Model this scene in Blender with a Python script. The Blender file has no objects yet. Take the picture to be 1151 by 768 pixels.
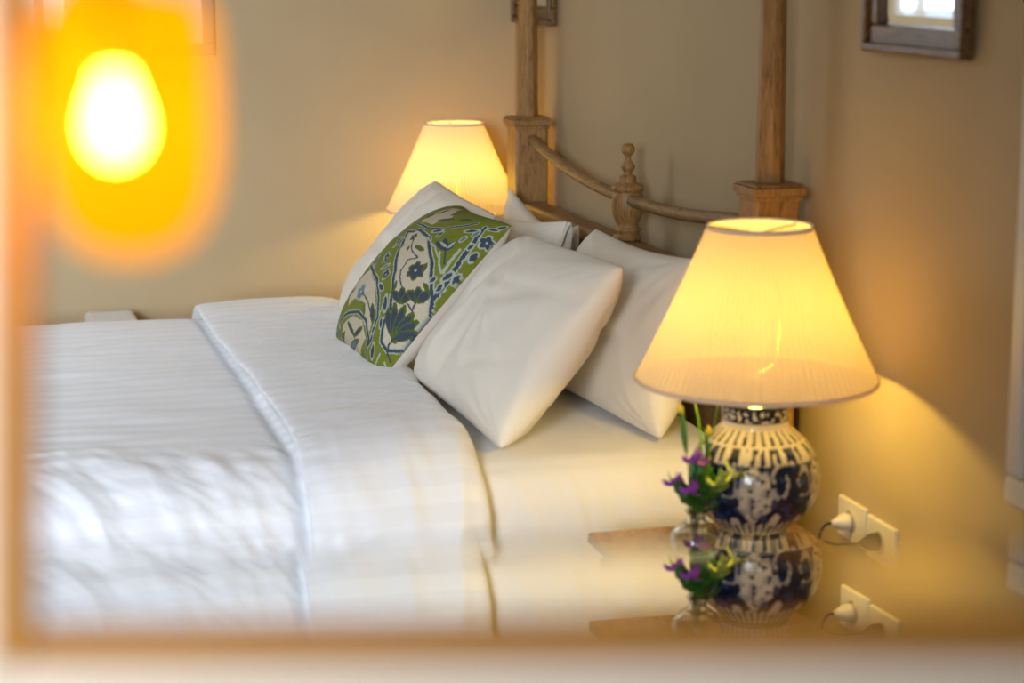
import bpy, bmesh, math, random
from mathutils import Vector, Matrix, noise
random.seed(7)
PI = math.pi
SC = bpy.context.scene
COL = SC.collection
Z0 = 1.25            # height of the bedpost caps above the floor; zc() heights are measured from there
def R(d): return math.radians(d)
def V(*a): return Vector(a)
def sm(a, b, x):
    t = max(0.0, min(1.0, (x - a) / (b - a))); return t * t * (3 - 2 * t)
def lerp(a, b, t): return a + (b - a) * t
def nz(x, y, z=0.0): return noise.noise(Vector((x, y, z)))

# ------------------------------------------------------------------ materials
def mat(name, col=(.8, .8, .8), rough=.6, **kw):
    m = bpy.data.materials.new(name); m.use_nodes = True
    b = m.node_tree.nodes['Principled BSDF']
    b.inputs['Base Color'].default_value = (*col, 1); b.inputs['Roughness'].default_value = rough
    for k, v in kw.items(): b.inputs[k.replace('_', ' ')].default_value = v
    return m
def nodes(m): return m.node_tree.nodes, m.node_tree.links, m.node_tree.nodes['Principled BSDF']
def tex_obj(m, scale=(1, 1, 1), rot=(0, 0, 0)):
    n, l, b = nodes(m)
    tc = n.new('ShaderNodeTexCoord'); mp = n.new('ShaderNodeMapping')
    mp.inputs['Scale'].default_value = scale; mp.inputs['Rotation'].default_value = rot
    l.new(tc.outputs['Object'], mp.inputs['Vector']); return mp.outputs['Vector']
def ramp(m, fac, stops):
    n, l, b = nodes(m); r = n.new('ShaderNodeValToRGB'); e = r.color_ramp.elements
    while len(e) < len(stops): e.new(.5)
    for i, (p, c) in enumerate(stops): e[i].position = p; e[i].color = (*c, 1)
    l.new(fac, r.inputs['Fac']); return r.outputs['Color']
def noise_tex(m, vec, scale, detail=4, rough=.55, dist=0):
    n, l, b = nodes(m); t = n.new('ShaderNodeTexNoise')
    t.inputs['Scale'].default_value = scale; t.inputs['Detail'].default_value = detail
    t.inputs['Roughness'].default_value = rough; t.inputs['Distortion'].default_value = dist
    l.new(vec, t.inputs['Vector']); return t.outputs['Fac']
def bump(m, fac, strength=.2, dist=.002):
    n, l, b = nodes(m); u = n.new('ShaderNodeBump')
    u.inputs['Strength'].default_value = strength; u.inputs['Distance'].default_value = dist
    l.new(fac, u.inputs['Height']); l.new(u.outputs['Normal'], b.inputs['Normal'])
def wood(name, dark, light, rough=.5, scale=(6, 6, .7), bs=.25):
    m = mat(name, light, rough); n, l, b = nodes(m)
    v = tex_obj(m, scale)
    f = noise_tex(m, v, 7, 6, .65, 1.2)
    l.new(ramp(m, f, [(.28, dark), (.5, tuple(lerp(a, c, .6) for a, c in zip(dark, light))), (.75, light)]), b.inputs['Base Color'])
    bump(m, f, bs, .003); return m
def plaster(name, col, amt=.03):
    m = mat(name, col, .85); n, l, b = nodes(m)
    v = tex_obj(m); f = noise_tex(m, v, 3.5, 5)
    l.new(ramp(m, f, [(.3, tuple(c * (1 - amt) for c in col)), (.7, tuple(c * (1 + amt) for c in col))]), b.inputs['Base Color'])
    bump(m, noise_tex(m, v, 60, 3), .08, .002); return m
def linen(name, col, rough=.75, fine=900):
    m = mat(name, col, rough, Sheen_Weight=.15); n, l, b = nodes(m)
    bump(m, noise_tex(m, tex_obj(m), fine, 2), .12, .001); return m
def attr_mat(name, attr='col', rough=.8, fine=None, **kw):
    m = mat(name, (.8, .8, .8), rough, **kw); n, l, b = nodes(m)
    a = n.new('ShaderNodeAttribute'); a.attribute_name = attr
    l.new(a.outputs['Color'], b.inputs['Base Color'])
    if fine: bump(m, noise_tex(m, tex_obj(m), fine, 2), .35, .0015)
    return m
def emit(name, col, s):
    m = bpy.data.materials.new(name); m.use_nodes = True; n = m.node_tree.nodes; n.clear()
    e = n.new('ShaderNodeEmission'); e.inputs['Color'].default_value = (*col, 1); e.inputs['Strength'].default_value = s
    o = n.new('ShaderNodeOutputMaterial'); m.node_tree.links.new(e.outputs[0], o.inputs[0]); return m
def translucent(name, dcol, tcol, mix, clear=0.0, ccol=(1, 1, 1), gloss=0.0, ecol=None, es=0.0):
    m = bpy.data.materials.new(name); m.use_nodes = True; n = m.node_tree.nodes; l = m.node_tree.links; n.clear()
    d = n.new('ShaderNodeBsdfDiffuse'); d.inputs['Color'].default_value = (*dcol, 1)
    t = n.new('ShaderNodeBsdfTranslucent'); t.inputs['Color'].default_value = (*tcol, 1)
    x = n.new('ShaderNodeMixShader'); x.inputs[0].default_value = mix
    l.new(d.outputs[0], x.inputs[1]); l.new(t.outputs[0], x.inputs[2]); out = x
    if clear:
        c = n.new('ShaderNodeBsdfTransparent'); c.inputs['Color'].default_value = (*ccol, 1)
        y = n.new('ShaderNodeMixShader'); y.inputs[0].default_value = clear
        l.new(out.outputs[0], y.inputs[1]); l.new(c.outputs[0], y.inputs[2]); out = y
    if gloss:
        g = n.new('ShaderNodeBsdfGlossy'); g.inputs['Roughness'].default_value = .15
        y = n.new('ShaderNodeMixShader'); y.inputs[0].default_value = gloss
        l.new(out.outputs[0], y.inputs[1]); l.new(g.outputs[0], y.inputs[2]); out = y
    if ecol:
        e = n.new('ShaderNodeEmission'); e.inputs['Color'].default_value = (*ecol, 1); e.inputs['Strength'].default_value = es
        y = n.new('ShaderNodeAddShader'); l.new(out.outputs[0], y.inputs[0]); l.new(e.outputs[0], y.inputs[1]); out = y
    o = n.new('ShaderNodeOutputMaterial'); l.new(out.outputs[0], o.inputs[0]); return m

M = {}
M['wall'] = plaster('wall_plaster', (.485, .365, .205))
M['ceil'] = plaster('ceiling_paint', (.8, .78, .74))
M['floor'] = wood('floor_boards', (.12, .065, .03), (.28, .16, .08), .45, (1.2, 9, 6))
M['framep'] = mat('mirror_frame_paint', (.82, .65, .48), .45)
M['trimw'] = mat('painted_trim', (.72, .66, .57), .45)
M['oak'] = wood('weathered_oak', (.10, .045, .010), (.45, .235, .068), .5, (14, 14, 2.2))
M['oak_y'] = wood('weathered_oak_rail', (.095, .048, .014), (.38, .215, .080), .5, (14, 2.2, 14))
M['walnut'] = wood('dark_frame_wood', (.055, .026, .006), (.24, .125, .036), .35, (9, 3, 9))
M['table'] = wood('polished_table_wood', (.23, .115, .045), (.52, .30, .14), .16, (9, 3, 9), .03)
M['amber'] = wood('amber_varnished_wood', (.34, .13, .001), (.58, .235, .0015), .55, (20, 20, 20), .05)
M['mirror'] = mat('mirror_glass', (.86, .87, .87), .03, Metallic=1.0)
M['sheet'] = linen('cotton_sheet', (.80, .765, .71))
M['pillow'] = linen('cotton_pillowcase', (.79, .72, .60), .7)
M['cream'] = linen('cream_canvas', (.66, .58, .48), .85, 600)
M['crewel'] = attr_mat('crewel_embroidery', 'col', .85, 700)
M['china'] = attr_mat('painted_porcelain', 'col', .12)
M['plastic'] = mat('cream_socket_plastic', (.78, .72, .60), .4)
M['hole'] = mat('socket_recess_plastic', (.55, .49, .39), .5)
M['black'] = mat('black_rubber', (.02, .02, .02), .5)
M['brass'] = mat('aged_brass', (.52, .35, .12), .35, Metallic=1.0)
M['cap'] = mat('dark_bronze', (.018, .013, .009), .8)
M['steel'] = mat('brushed_steel', (.6, .58, .55), .3, Metallic=1.0)
M['shade'] = translucent('pleated_shade_fabric', (.84, .79, .68), (.48, .34, .19), .42, .12, (1, .82, .34))
M['shade_trim'] = translucent('shade_binding', (.86, .80, .68), (.9, .7, .4), .3)
def frosted(name, col, st):
    m = emit(name, col, st); n = m.node_tree.nodes; l = m.node_tree.links
    t = n.new('ShaderNodeBsdfTransparent'); a = n.new('ShaderNodeAddShader')
    l.new(t.outputs[0], a.inputs[0]); l.new(n['Emission'].outputs[0], a.inputs[1]); l.new(a.outputs[0], n['Material Output'].inputs[0]); return m
M['bulb'] = frosted('lit_frosted_bulb', (1, .75, .35), .2)
M['glow'] = emit('lit_pendant_bulb', (1, .88, .75), 170)
M['amberglass'] = translucent('amber_glass', (.40, .17, .004), (.060, .024, .0003), .85, .5, (1, .56, .04), 0, (1, .44, .0), .74)
M['amberleaf'] = translucent('amber_leaf_glass', (.5, .2, .004), (.2, .09, .001), .7, .05, (1, .6, .1), 0, (1, .44, .01), .8)
M['glass'] = mat('clear_glass', (.97, .99, .98), .0, Transmission_Weight=1.0, IOR=1.5)
def refr(name):
    m = bpy.data.materials.new(name); m.use_nodes = True; n = m.node_tree.nodes; n.clear()
    e = n.new('ShaderNodeBsdfRefraction'); e.inputs['IOR'].default_value = 1.5; e.inputs['Roughness'].default_value = 0; e.inputs['Color'].default_value = (.97, .97, .96, 1)
    o = n.new('ShaderNodeOutputMaterial'); m.node_tree.links.new(e.outputs[0], o.inputs[0]); return m
M['bevel'] = refr('bevelled_glass')
M['water'] = mat('water_with_stems', (.93, .95, .85), .0, Transmission_Weight=1.0, IOR=1.33)
M['stem'] = mat('green_stem', (.07, .20, .02), .5)
M['leaf'] = mat('green_leaf', (.055, .19, .02), .45)
M['leaf2'] = mat('pale_green_leaf', (.42, .50, .10), .45)
M['purple'] = mat('purple_petal', (.46, .11, .62), .6)
M['yellow'] = mat('yellow_petal', (.75, .55, .03), .6)
M['white_seat'] = linen('white_seat_fabric', (.8, .78, .76))
M['outside'] = emit('overcast_sky', (.72, .86, 1.0), 1.3)

def duvet_mat():
    m = mat('striped_sateen', (.8, .8, .8), .6, Sheen_Weight=.2); n, l, b = nodes(m)
    a = n.new('ShaderNodeAttribute'); a.attribute_name = 'run'
    w = n.new('ShaderNodeMath'); w.operation = 'MULTIPLY'; w.inputs[1].default_value = 2 * PI / .064
    l.new(a.outputs['Fac'], w.inputs[0])
    s = n.new('ShaderNodeMath'); s.operation = 'SINE'; l.new(w.outputs[0], s.inputs[0])
    h = n.new('ShaderNodeMath'); h.operation = 'MULTIPLY_ADD'; h.inputs[1].default_value = .5; h.inputs[2].default_value = .5
    l.new(s.outputs[0], h.inputs[0])
    l.new(ramp(m, h.outputs[0], [(.40, (.815, .815, .83)), (.60, (.86, .86, .865))]), b.inputs['Base Color'])
    rr = n.new('ShaderNodeMapRange'); rr.inputs['To Min'].default_value = .85; rr.inputs['To Max'].default_value = .36
    l.new(h.outputs[0], rr.inputs['Value']); l.new(rr.outputs[0], b.inputs['Roughness'])
    bump(m, h.outputs[0], .3, .0012); return m
M['duvet'] = duvet_mat()

# ------------------------------------------------------------------ object helpers
def link(o, parent=None):
    COL.objects.link(o)
    if parent: o.parent = parent
    return o
def obj(name, bm, m, parent=None, smooth=False, bevel=0, seg=2):
    me = bpy.data.meshes.new(name)
    bmesh.ops.recalc_face_normals(bm, faces=bm.faces)
    bm.to_mesh(me); bm.free()
    if smooth:
        for p in me.polygons: p.use_smooth = True
    for x in (m if isinstance(m, (list, tuple)) else [m]): me.materials.append(x)
    o = bpy.data.objects.new(name, me); link(o, parent)
    if bevel:
        b = o.modifiers.new('bevel', 'BEVEL'); b.width = bevel; b.segments = seg; b.limit_method = 'ANGLE'; b.angle_limit = R(40)
    return o
def thing(name, label, cat, loc=(0, 0, 0), rot=(0, 0, 0), group=None):
    o = bpy.data.objects.new(name, None); o.empty_display_size = .1; link(o)
    o.location = loc; o.rotation_euler = rot
    return tag(o, label, cat, group)
def tag(o, label, cat, group=None):
    o['label'] = label; o['category'] = cat
    if group: o['group'] = group
    return o
def struct(o): o['kind'] = 'structure'; return o
def box(bm, x0, x1, y0, y1, z0, z1):
    bmesh.ops.create_cube(bm, size=1, matrix=Matrix.Translation(((x0 + x1) / 2, (y0 + y1) / 2, (z0 + z1) / 2)) @ Matrix.Diagonal((x1 - x0, y1 - y0, z1 - z0, 1)))
    return bm
def bx(*a): return box(bmesh.new(), *a)
def lathe(prof, n=48, c=(0, 0, 0), bm=None, rfun=None, cap=True):
    bm = bm or bmesh.new(); rings = []
    for r, z in prof:
        if r < 1e-6: rings.append([bm.verts.new((c[0], c[1], c[2] + z))])
        else:
            rings.append([bm.verts.new((c[0] + (r + (rfun(2 * PI * i / n, z) if rfun else 0)) * math.cos(2 * PI * i / n),
                                        c[1] + (r + (rfun(2 * PI * i / n, z) if rfun else 0)) * math.sin(2 * PI * i / n), c[2] + z)) for i in range(n)])
    for a, b in zip(rings, rings[1:]):
        for i in range(n):
            j = (i + 1) % n
            if len(a) == 1 and len(b) == 1: continue
            if len(a) == 1: bm.faces.new((a[0], b[i], b[j]))
            elif len(b) == 1: bm.faces.new((a[i], a[j], b[0]))
            else: bm.faces.new((a[i], a[j], b[j], b[i]))
    if cap:
        for q in (rings[0], rings[-1]):
            if len(q) > 1: bm.faces.new(q)
    return bm
def spline(pts, k=8):
    P = [Vector(p) for p in pts]; out = []
    for i in range(len(P) - 1):
        a = P[i - 1] if i else P[0] * 2 - P[1]; b, c = P[i], P[i + 1]
        d = P[i + 2] if i + 2 < len(P) else P[-1] * 2 - P[-2]
        for j in range(k):
            t = j / k
            out.append(.5 * ((2 * b) + (c - a) * t + (2 * a - 5 * b + 4 * c - d) * t * t + (3 * b - a - 3 * c + d) * t ** 3))
    out.append(P[-1]); return out
def tube(pts, r, n=10, bm=None, smooth_k=8, rf=None):
    bm = bm or bmesh.new(); P = spline(pts, smooth_k) if smooth_k else [Vector(p) for p in pts]
    rings = []; up = Vector((0, 0, 1))
    for i, p in enumerate(P):
        t = (P[min(i + 1, len(P) - 1)] - P[max(i - 1, 0)]).normalized()
        a = t.cross(up if abs(t.dot(up)) < .95 else Vector((1, 0, 0))).normalized(); b = t.cross(a)
        rr = r * (rf(i / (len(P) - 1)) if rf else 1)
        rings.append([bm.verts.new(p + (a * math.cos(2 * PI * k / n) + b * math.sin(2 * PI * k / n)) * rr) for k in range(n)])
    for a, b in zip(rings, rings[1:]):
        for k in range(n): bm.faces.new((a[k], a[(k + 1) % n], b[(k + 1) % n], b[k]))
    bm.faces.new(rings[0]); bm.faces.new(rings[-1]); return bm
def grid_faces(bm, G):
    for a, b in zip(G, G[1:]):
        for i in range(len(a) - 1): bm.faces.new((a[i], a[i + 1], b[i + 1], b[i]))
def copy_tree(o, parent=None):
    c = o.copy(); COL.objects.link(c)
    if parent: c.parent = parent
    for ch in list(o.children): copy_tree(ch, c)
    return c
def light(name, kind, loc, energy, col, parent=None, **kw):
    d = bpy.data.lights.new(name, kind); d.energy = energy; d.color = col
    for k, v in kw.items(): setattr(d, k, v)
    o = bpy.data.objects.new(name, d); link(o, parent); o.location = loc; return o

# ------------------------------------------------------------------ camera
PITCH, YAW = 11.0238, 15.9462
CAM = Vector((-1.66398, -3.85635, Z0 + .47095))
cd = bpy.data.cameras.new('camera'); cam = bpy.data.objects.new('camera', cd); link(cam)
cam.location = CAM; cam.rotation_euler = (R(90 - PITCH), 0, R(-YAW))
cd.sensor_width = 36; cd.lens = 70; cd.clip_start = .05
cd.dof.use_dof = True; cd.dof.focus_distance = 4.85; cd.dof.aperture_fstop = 2.1; cd.dof.aperture_blades = 0
SC.camera = cam
vF = Vector((math.sin(R(YAW)) * math.cos(R(PITCH)), math.cos(R(YAW)) * math.cos(R(PITCH)), -math.sin(R(PITCH))))
vR = Vector((math.cos(R(YAW)), -math.sin(R(YAW)), 0)); vU = vR.cross(vF)

# ------------------------------------------------------------------ the room
XW, YF, YN, XL, H = .09, 2.25, -5.2, -4.6, 3.0
struct(obj('floor', bx(XL - .1, XW + .1, YN - .1, YF + .1, -.1, 0), M['floor']))
struct(obj('ceiling', bx(XL - .1, XW + .1, YN - .1, YF + .1, H, H + .1), M['ceil']))
struct(obj('wall_right', bx(XW, XW + .1, YN, YF, 0, H), M['wall']))

def wall_hole(name, y0, y1, hx0, hx1, hz0, hz1):
    bm = bmesh.new()
    box(bm, XL, hx0, y0, y1, 0, H); box(bm, hx1, XW, y0, y1, 0, H)
    box(bm, hx0, hx1, y0, y1, 0, hz0); box(bm, hx0, hx1, y0, y1, hz1, H)
    struct(obj(name, bm, M['wall']))
FW = (-2.25, -1.25, Z0 + .20, 2.35)     # window in the far wall, beyond the bed
NW = (-4.3, -2.75, 1.3, 2.85)             # window behind the viewer
KW = (-2.1, -1.2, .9, 2.45)  # unseen opening, added for the fill light on the near frame
wall_hole('wall_back', YF, YF + .12, *FW)
bm = bmesh.new()
for a in ((XL, NW[0], 0, H), (NW[0], NW[1], 0, NW[2]), (NW[0], NW[1], NW[3], H), (NW[1], KW[0], 0, H), (KW[0], KW[1], 0, KW[2]), (KW[0], KW[1], KW[3], H), (KW[1], XW, 0, H)):
    box(bm, a[0], a[1], YN - .12, YN, a[2], a[3])
struct(obj('wall_front', bm, M['wall']))
struct(obj('wall_left', bx(XL - .1, XL, YN, YF, 0, H), M['wall']))
def window(name, y, s, w, mull, strength_mat):
    x0, x1, z0, z1 = w; f = .045
    bm = bmesh.new()
    for a in ((x0, x0 + f, z0, z1), (x1 - f, x1, z0, z1), (x0 + f, x1 - f, z0, z0 + f), (x0 + f, x1 - f, z1 - f, z1)):
        box(bm, a[0], a[1], y + s * .03, y + s * .09, a[2], a[3])
    o = struct(obj(name, bm, M['trimw'], None, False, .004))
    for mx in mull: obj('window_bar', bx(mx - .014, mx + .014, y + s * .04, y + s * .075, z0 + f, z1 - f), M['trimw'], o)
    obj('window_bar', bx(x0 + f, x1 - f, y + s * .042, y + s * .073, (z0 + z1) / 2 - .014, (z0 + z1) / 2 + .014), M['trimw'], o)
    obj('window_sill', bx(x0 - .05, x1 + .05, y - s * .05, y + s * .03, z0 - .03, z0), M['trimw'], o, False, .006)
    obj('sky', bx(x0 - .6, x1 + .6, y + s * .5, y + s * .52, z0 - .6, z1 + .6), M['outside'], o)
    return o
window('window_1', YF, 1, FW, (-1.37, -1.55, -1.9), M['outside'])
window('window_2', YN, -1, NW, (-3.78, -3.27), M['outside'])
window('fill_window', YN, -1, KW, (-1.65,), M['outside'])  # unseen window, added to brighten the near frame's viewer side
bb = bmesh.new(); box(bb, XW - .018, XW, YN, YF, 0, .12); struct(obj('baseboard_right', bb, M['trimw'], None, False, .004))
bb = bmesh.new(); box(bb, XL, XW - .018, YF - .018, YF, 0, .12); struct(obj('baseboard_back', bb, M['trimw'], None, False, .004))
def panel(name, y0, y1, z0, z1):
    bm = bmesh.new(); w = .05
    for a in ((y0, y1, z0, z0 + w), (y0, y1, z1 - w, z1), (y0, y0 + w, z0 + w, z1 - w), (y1 - w, y1, z0 + w, z1 - w)):
        box(bm, XW - .022, XW, *a)
    struct(obj(name, bm, M['trimw'], None, False, .009, 3))
panel('trim_1', -2.3, -.885, Z0 - .462, 2.3)
panel('trim_2', -2.3, -.885, .2, Z0 - .60)

# ------------------------------------------------------------------ the bed
bed = thing('four_poster_bed', 'brown wooden four poster bed with tall square posts and swagged headboard rail', 'bed', (0, 0, 0))
def post(y):
    p = obj('bedpost', box(bx(-.05, .05, y - .05, y + .05, .0, Z0 - .028), -.05, .05, y - .05, y + .05, 0, .02), M['oak'], bed, False, .006)
    bm = bmesh.new()                                   # moulded cap
    for w, za, zb in ((.054, -.034, -.024), (.060, -.024, -.006), (.055, -.006, 0)):
        box(bm, -w, w, y - w, y + w, Z0 + za, Z0 + zb)
    obj('post_cap', bm, M['oak'], p, False, .004, 3)
    bm = bmesh.new(); rings = []                       # tapering chamfered upper shaft
    for z, w in ((0, .0305), (.06, .0295), (.5, .0255), (1.2, .021)):
        c = w * .30
        rings.append([bm.verts.new((a, y + b, Z0 + z)) for a, b in ((w, c), (c, w), (-c, w), (-w, c), (-w, -c), (-c, -w), (c, -w), (w, -c))])
    rings[0] = rings[0]
    for a, b in zip(rings, rings[1:]):
        for i in range(8): bm.faces.new((a[i], a[(i + 1) % 8], b[(i + 1) % 8], b[i]))
    bm.faces.new(rings[0]); bm.faces.new(rings[-1])
    obj('post_shaft', bm, M['oak'], p, False, .002)
post(0.0); post(1.8)
obj('headboard_panel', bx(-.018, .018, .05, 1.75, .45, Z0 - .275), M['oak_y'], bed)
obj('headboard_rail', bx(-.036, .036, .05, 1.75, Z0 - .285, Z0 - .246), M['oak_y'], bed, False, .010, 3)
fin = [(.0, 0), (.010, -.001), (.0165, -.008), (.0175, -.018), (.014, -.026), (.008, -.031), (.0065, -.038), (.010, -.045), (.0175, -.054), (.0185, -.061),
       (.014, -.069), (.0095, -.074), (.013, -.079), (.021, -.083), (.0225, -.090), (.020, -.096), (.026, -.100), (.040, -.106), (.0425, -.112), (.041, -.119), (.036, -.122),
       (.0385, -.126), (.0405, -.140), (.041, -.158), (.0385, -.178), (.032, -.196), (.0265, -.207), (.0285, -.212), (.034, -.216), (.035, -.221), (.030, -.226),
       (.031, -.231), (.037, -.236), (.038, -.242), (.0355, -.247), (.0355, -.2465)]
bm = bmesh.new(); lathe([(r, z * 1.0) for r, z in fin[:-1]], 40, (0, .9, Z0 + .001), bm)
obj('finial', bm, M['oak'], bed, True)
for a in (spline([(0, .04, -.098), (0, .2, -.104), (0, .42, -.124), (0, .65, -.137), (0, .88, -.142)], 8),
          spline([(0, 1.76, -.064), (0, 1.6, -.088), (0, 1.38, -.117), (0, 1.15, -.134), (0, .92, -.142)], 8)):
    obj('swag_rail', tube([(p[0], p[1], Z0 + p[2]) for p in a], .0155, 14, None, 0), M['oak_y'], bed, True)
obj('side_rail', bx(-2.1, -.05, .0, .035, .26, .42), M['oak'], bed, False, .004)
obj('side_rail', bx(-2.1, -.05, 1.765, 1.80, .26, .42), M['oak'], bed, False, .004)
obj('foot_rail', bx(-2.16, -2.1, .0, 1.80, .26, .42), M['oak'], bed, False, .004)
obj('slat_base', bx(-2.1, -.05, .035, 1.765, .27, .30), M['oak'], bed)
for y in (.04, 1.76): obj('foot_leg', bx(-2.16, -2.09, y - .04, y + .04, 0, .26), M['oak'], bed, False, .006)

# mattress and fitted sheet
def cross_section(bm, prof, xs, zoff=0.0, disp=None, lay=None):
    """surface swept along x; prof = [(y,z)] spline; disp(x, s, y, z, i) -> outward push"""
    P = [Vector((0, p[0], p[1])) for p in prof]; T = []
    for i in range(len(P)):
        t = (P[min(i + 1, len(P) - 1)] - P[max(i - 1, 0)]).normalized(); T.append(Vector((0, -t.z, t.y)))
    S = [0.0]
    for a, b in zip(P, P[1:]): S.append(S[-1] + (b - a).length)
    G = []
    for x, off in xs:
        row = []
        for p, n_, s in zip(P, T, S):
            n2 = n_ if n_.z > -.2 or True else -n_
            q = p + n2 * (off + (disp(x, s, p.y, p.z) if disp else 0))
            v = bm.verts.new((x, q.y, Z0 + q.z + zoff))
            if lay is not None: v[lay] = s
            row.append(v)
        G.append(row)
    grid_faces(bm, G); return G
sheet_prof = [(p[0], p[1]) for p in spline([(.004, -.945, 0), (.004, -.80, 0), (.006, -.70, 0), (.022, -.645, 0), (.062, -.60, 0), (.15, -.578, 0), (.45, -.574, 0), (.9, -.574, 0),
            (1.4, -.576, 0), (1.66, -.585, 0), (1.76, -.63, 0), (1.79, -.72, 0), (1.79, -.945, 0)], 9)]
matt = obj('mattress', bx(-2.08, -.075, .03, 1.77, .302, Z0 - .60), M['sheet'], None, False, .05, 4)
tag(matt, 'thick mattress in a smooth white fitted sheet on the bed', 'mattress')
bm = bmesh.new()
def sheet_disp(x, s, y, z):
    d = .0022 * nz(x * 5, s * 3, 1.3) + .003 * nz(x * 2.2 + y * 3, s * 2 - x, 4.1)
    side = sm(-.60, -.66, z)
    d += side * (.004 * nz(x * 16, s * 3, 7) + .003 * nz(x * 30 + s * 12, s * 4, 3.7))
    d += .003 * math.exp(-((x + .42 + .25 * (z + .65)) / .012) ** 2) * side
    d += (1 - side) * .0045 * abs(nz(x * 4 - y * 6, x * 8 + y * 3, 9.2)) ** .8
    return d
nx = 170
xs = [(lerp(-.9, -.07, i / nx), 0) for i in range(nx + 1)]
cross_section(bm, sheet_prof, xs, 0, sheet_disp)
# head end of the sheet tucked down
sh = obj('fitted_sheet', bm, M['sheet'], matt, True)
sh.modifiers.new('solid', 'SOLIDIFY').thickness = .004; sh.modifiers['solid'].offset = -1

# duvet with a folded-back cuff
duv_prof = [(p[0], p[1]) for p in spline([(-.066, -1.03, 0), (-.058, -.90, 0), (-.045, -.77, 0), (-.012, -.655, 0), (.075, -.578, 0), (.20, -.549, 0), (.45, -.541, 0), (.75, -.538, 0), (1.1, -.537, 0),
            (1.4, -.535, 0), (1.62, -.535, 0), (1.75, -.548, 0), (1.83, -.60, 0), (1.87, -.70, 0), (1.89, -.85, 0), (1.90, -1.0, 0)], 16)]
def ridge(x, y, z): return (1 - abs(nz(x, y, z)) * 2)
def duvet_disp(x, s, y, z):
    near = sm(.35, .12, y)                              # 1 on the near slope and the hanging side
    wob = nz(x * 2.2, y * 2.2, 3.3)
    d = .007 * wob + .004 * nz(x * 5, y * 7, 1.7)
    top = (1 - near) * (.0022 * nz(x * 3 + 9, y * 34 + 2 * wob, 2.2) + .002 * nz(x * 9, y * 18, 5.5))
    q = s + x * .35
    a = x + .28 * (s - .5) + .05 * wob
    hang = near * (.007 * ridge(a * 7.5, s * 1.9, 8.1) + .004 * ridge(a * 16 + 2, s * 5, 2.7) + .0022 * ridge(a * 30 + s * 20, s * 12 - a * 6, 4.9) + .004 * nz(a * 26, s * 12, 6.1) + .004 * nz(a * 9 + s * 14, s * 5 - a * 4, 1.1))
    groove = -.013 * math.exp(-((x + .995) / .018) ** 2) * sm(1.8, 1.6, y)
    return d + top + hang + groove
bm = bmesh.new(); lay = bm.verts.layers.float.new('run')
nx = 300
cross_section(bm, duv_prof, [(lerp(-2.16, -.78, i / nx), 0) for i in range(nx + 1)], 0, duvet_disp, lay)
duv = obj('duvet', bm, M['duvet'], None, True)
tag(duv, 'white satin-stripe duvet spread over the bed and hanging down the near side', 'duvet')
md = duv.modifiers.new('solid', 'SOLIDIFY'); md.thickness = .018; md.offset = -1
bm = bmesh.new(); lay = bm.verts.layers.float.new('run')
cs = spline([(-.88, .004, 0), (-.93, .010, 0), (-.972, .017, 0), (-.995, .028, 0), (-.992, .042, 0), (-.96, .050, 0), (-.90, .055, 0), (-.80, .058, 0), (-.71, .057, 0), (-.655, .050, 0), (-.625, .034, 0), (-.612, .008, 0), (-.63, -.012, 0), (-.67, -.014, 0)], 12)
def cuff_disp(x, s, y, z):
    near = sm(.30, .08, y)
    wob = nz(x * 2.6 + 4, y * 2.6, 6.3)
    d = .006 * wob + .0020 * nz(x * 4 + 1, y * 36 + 2 * wob, 4.4) * (1 - near) + .003 * nz(x * 10, y * 14, 2.5)
    seam = math.exp(-((x + .975) / .03) ** 2)           # puckered seam
    d += seam * .004 * nz(y * 55, s * 8, 3.1)
    a = x + .1 * s
    d += near * (.007 * ridge(a * 9, s * 3.2, 5.1) + .004 * nz(a * 22, s * 10, 2.1))
    # sideways creases where the cuff bunches over the mattress corner
    for yy, zz, k in ((-.01, -.755, .016), (-.03, -.80, -.014), (.02, -.69, .006)):
        d += near * k * math.exp(-((z - zz - .10 * (x + .8) - .012 * math.sin(x * 21)) / .016) ** 2) * sm(-.985, -.90, x)
    return d
G = cross_section(bm, duv_prof, [(p[0], p[1] * .74 - .001) for p in cs], 0, cuff_disp, lay)
# the cuff ends are soft: let the fold line wander a little along its length
for row in G:
    for v in row:
        yb = v.co.y
        w = .008 * math.sin(yb * 3.1 + .4) + .004 * nz(yb * 6, 1.0, 2.0)
        w += sm(-.82, -.62, v.co.x) * (.05 * sm(.45, 1.05, yb) + .012 * nz(yb * 5, 3.0, 1.0) - .01)
        v.co.x += w
obj('folded_cuff', bm, M['duvet'], duv, True)

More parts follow.
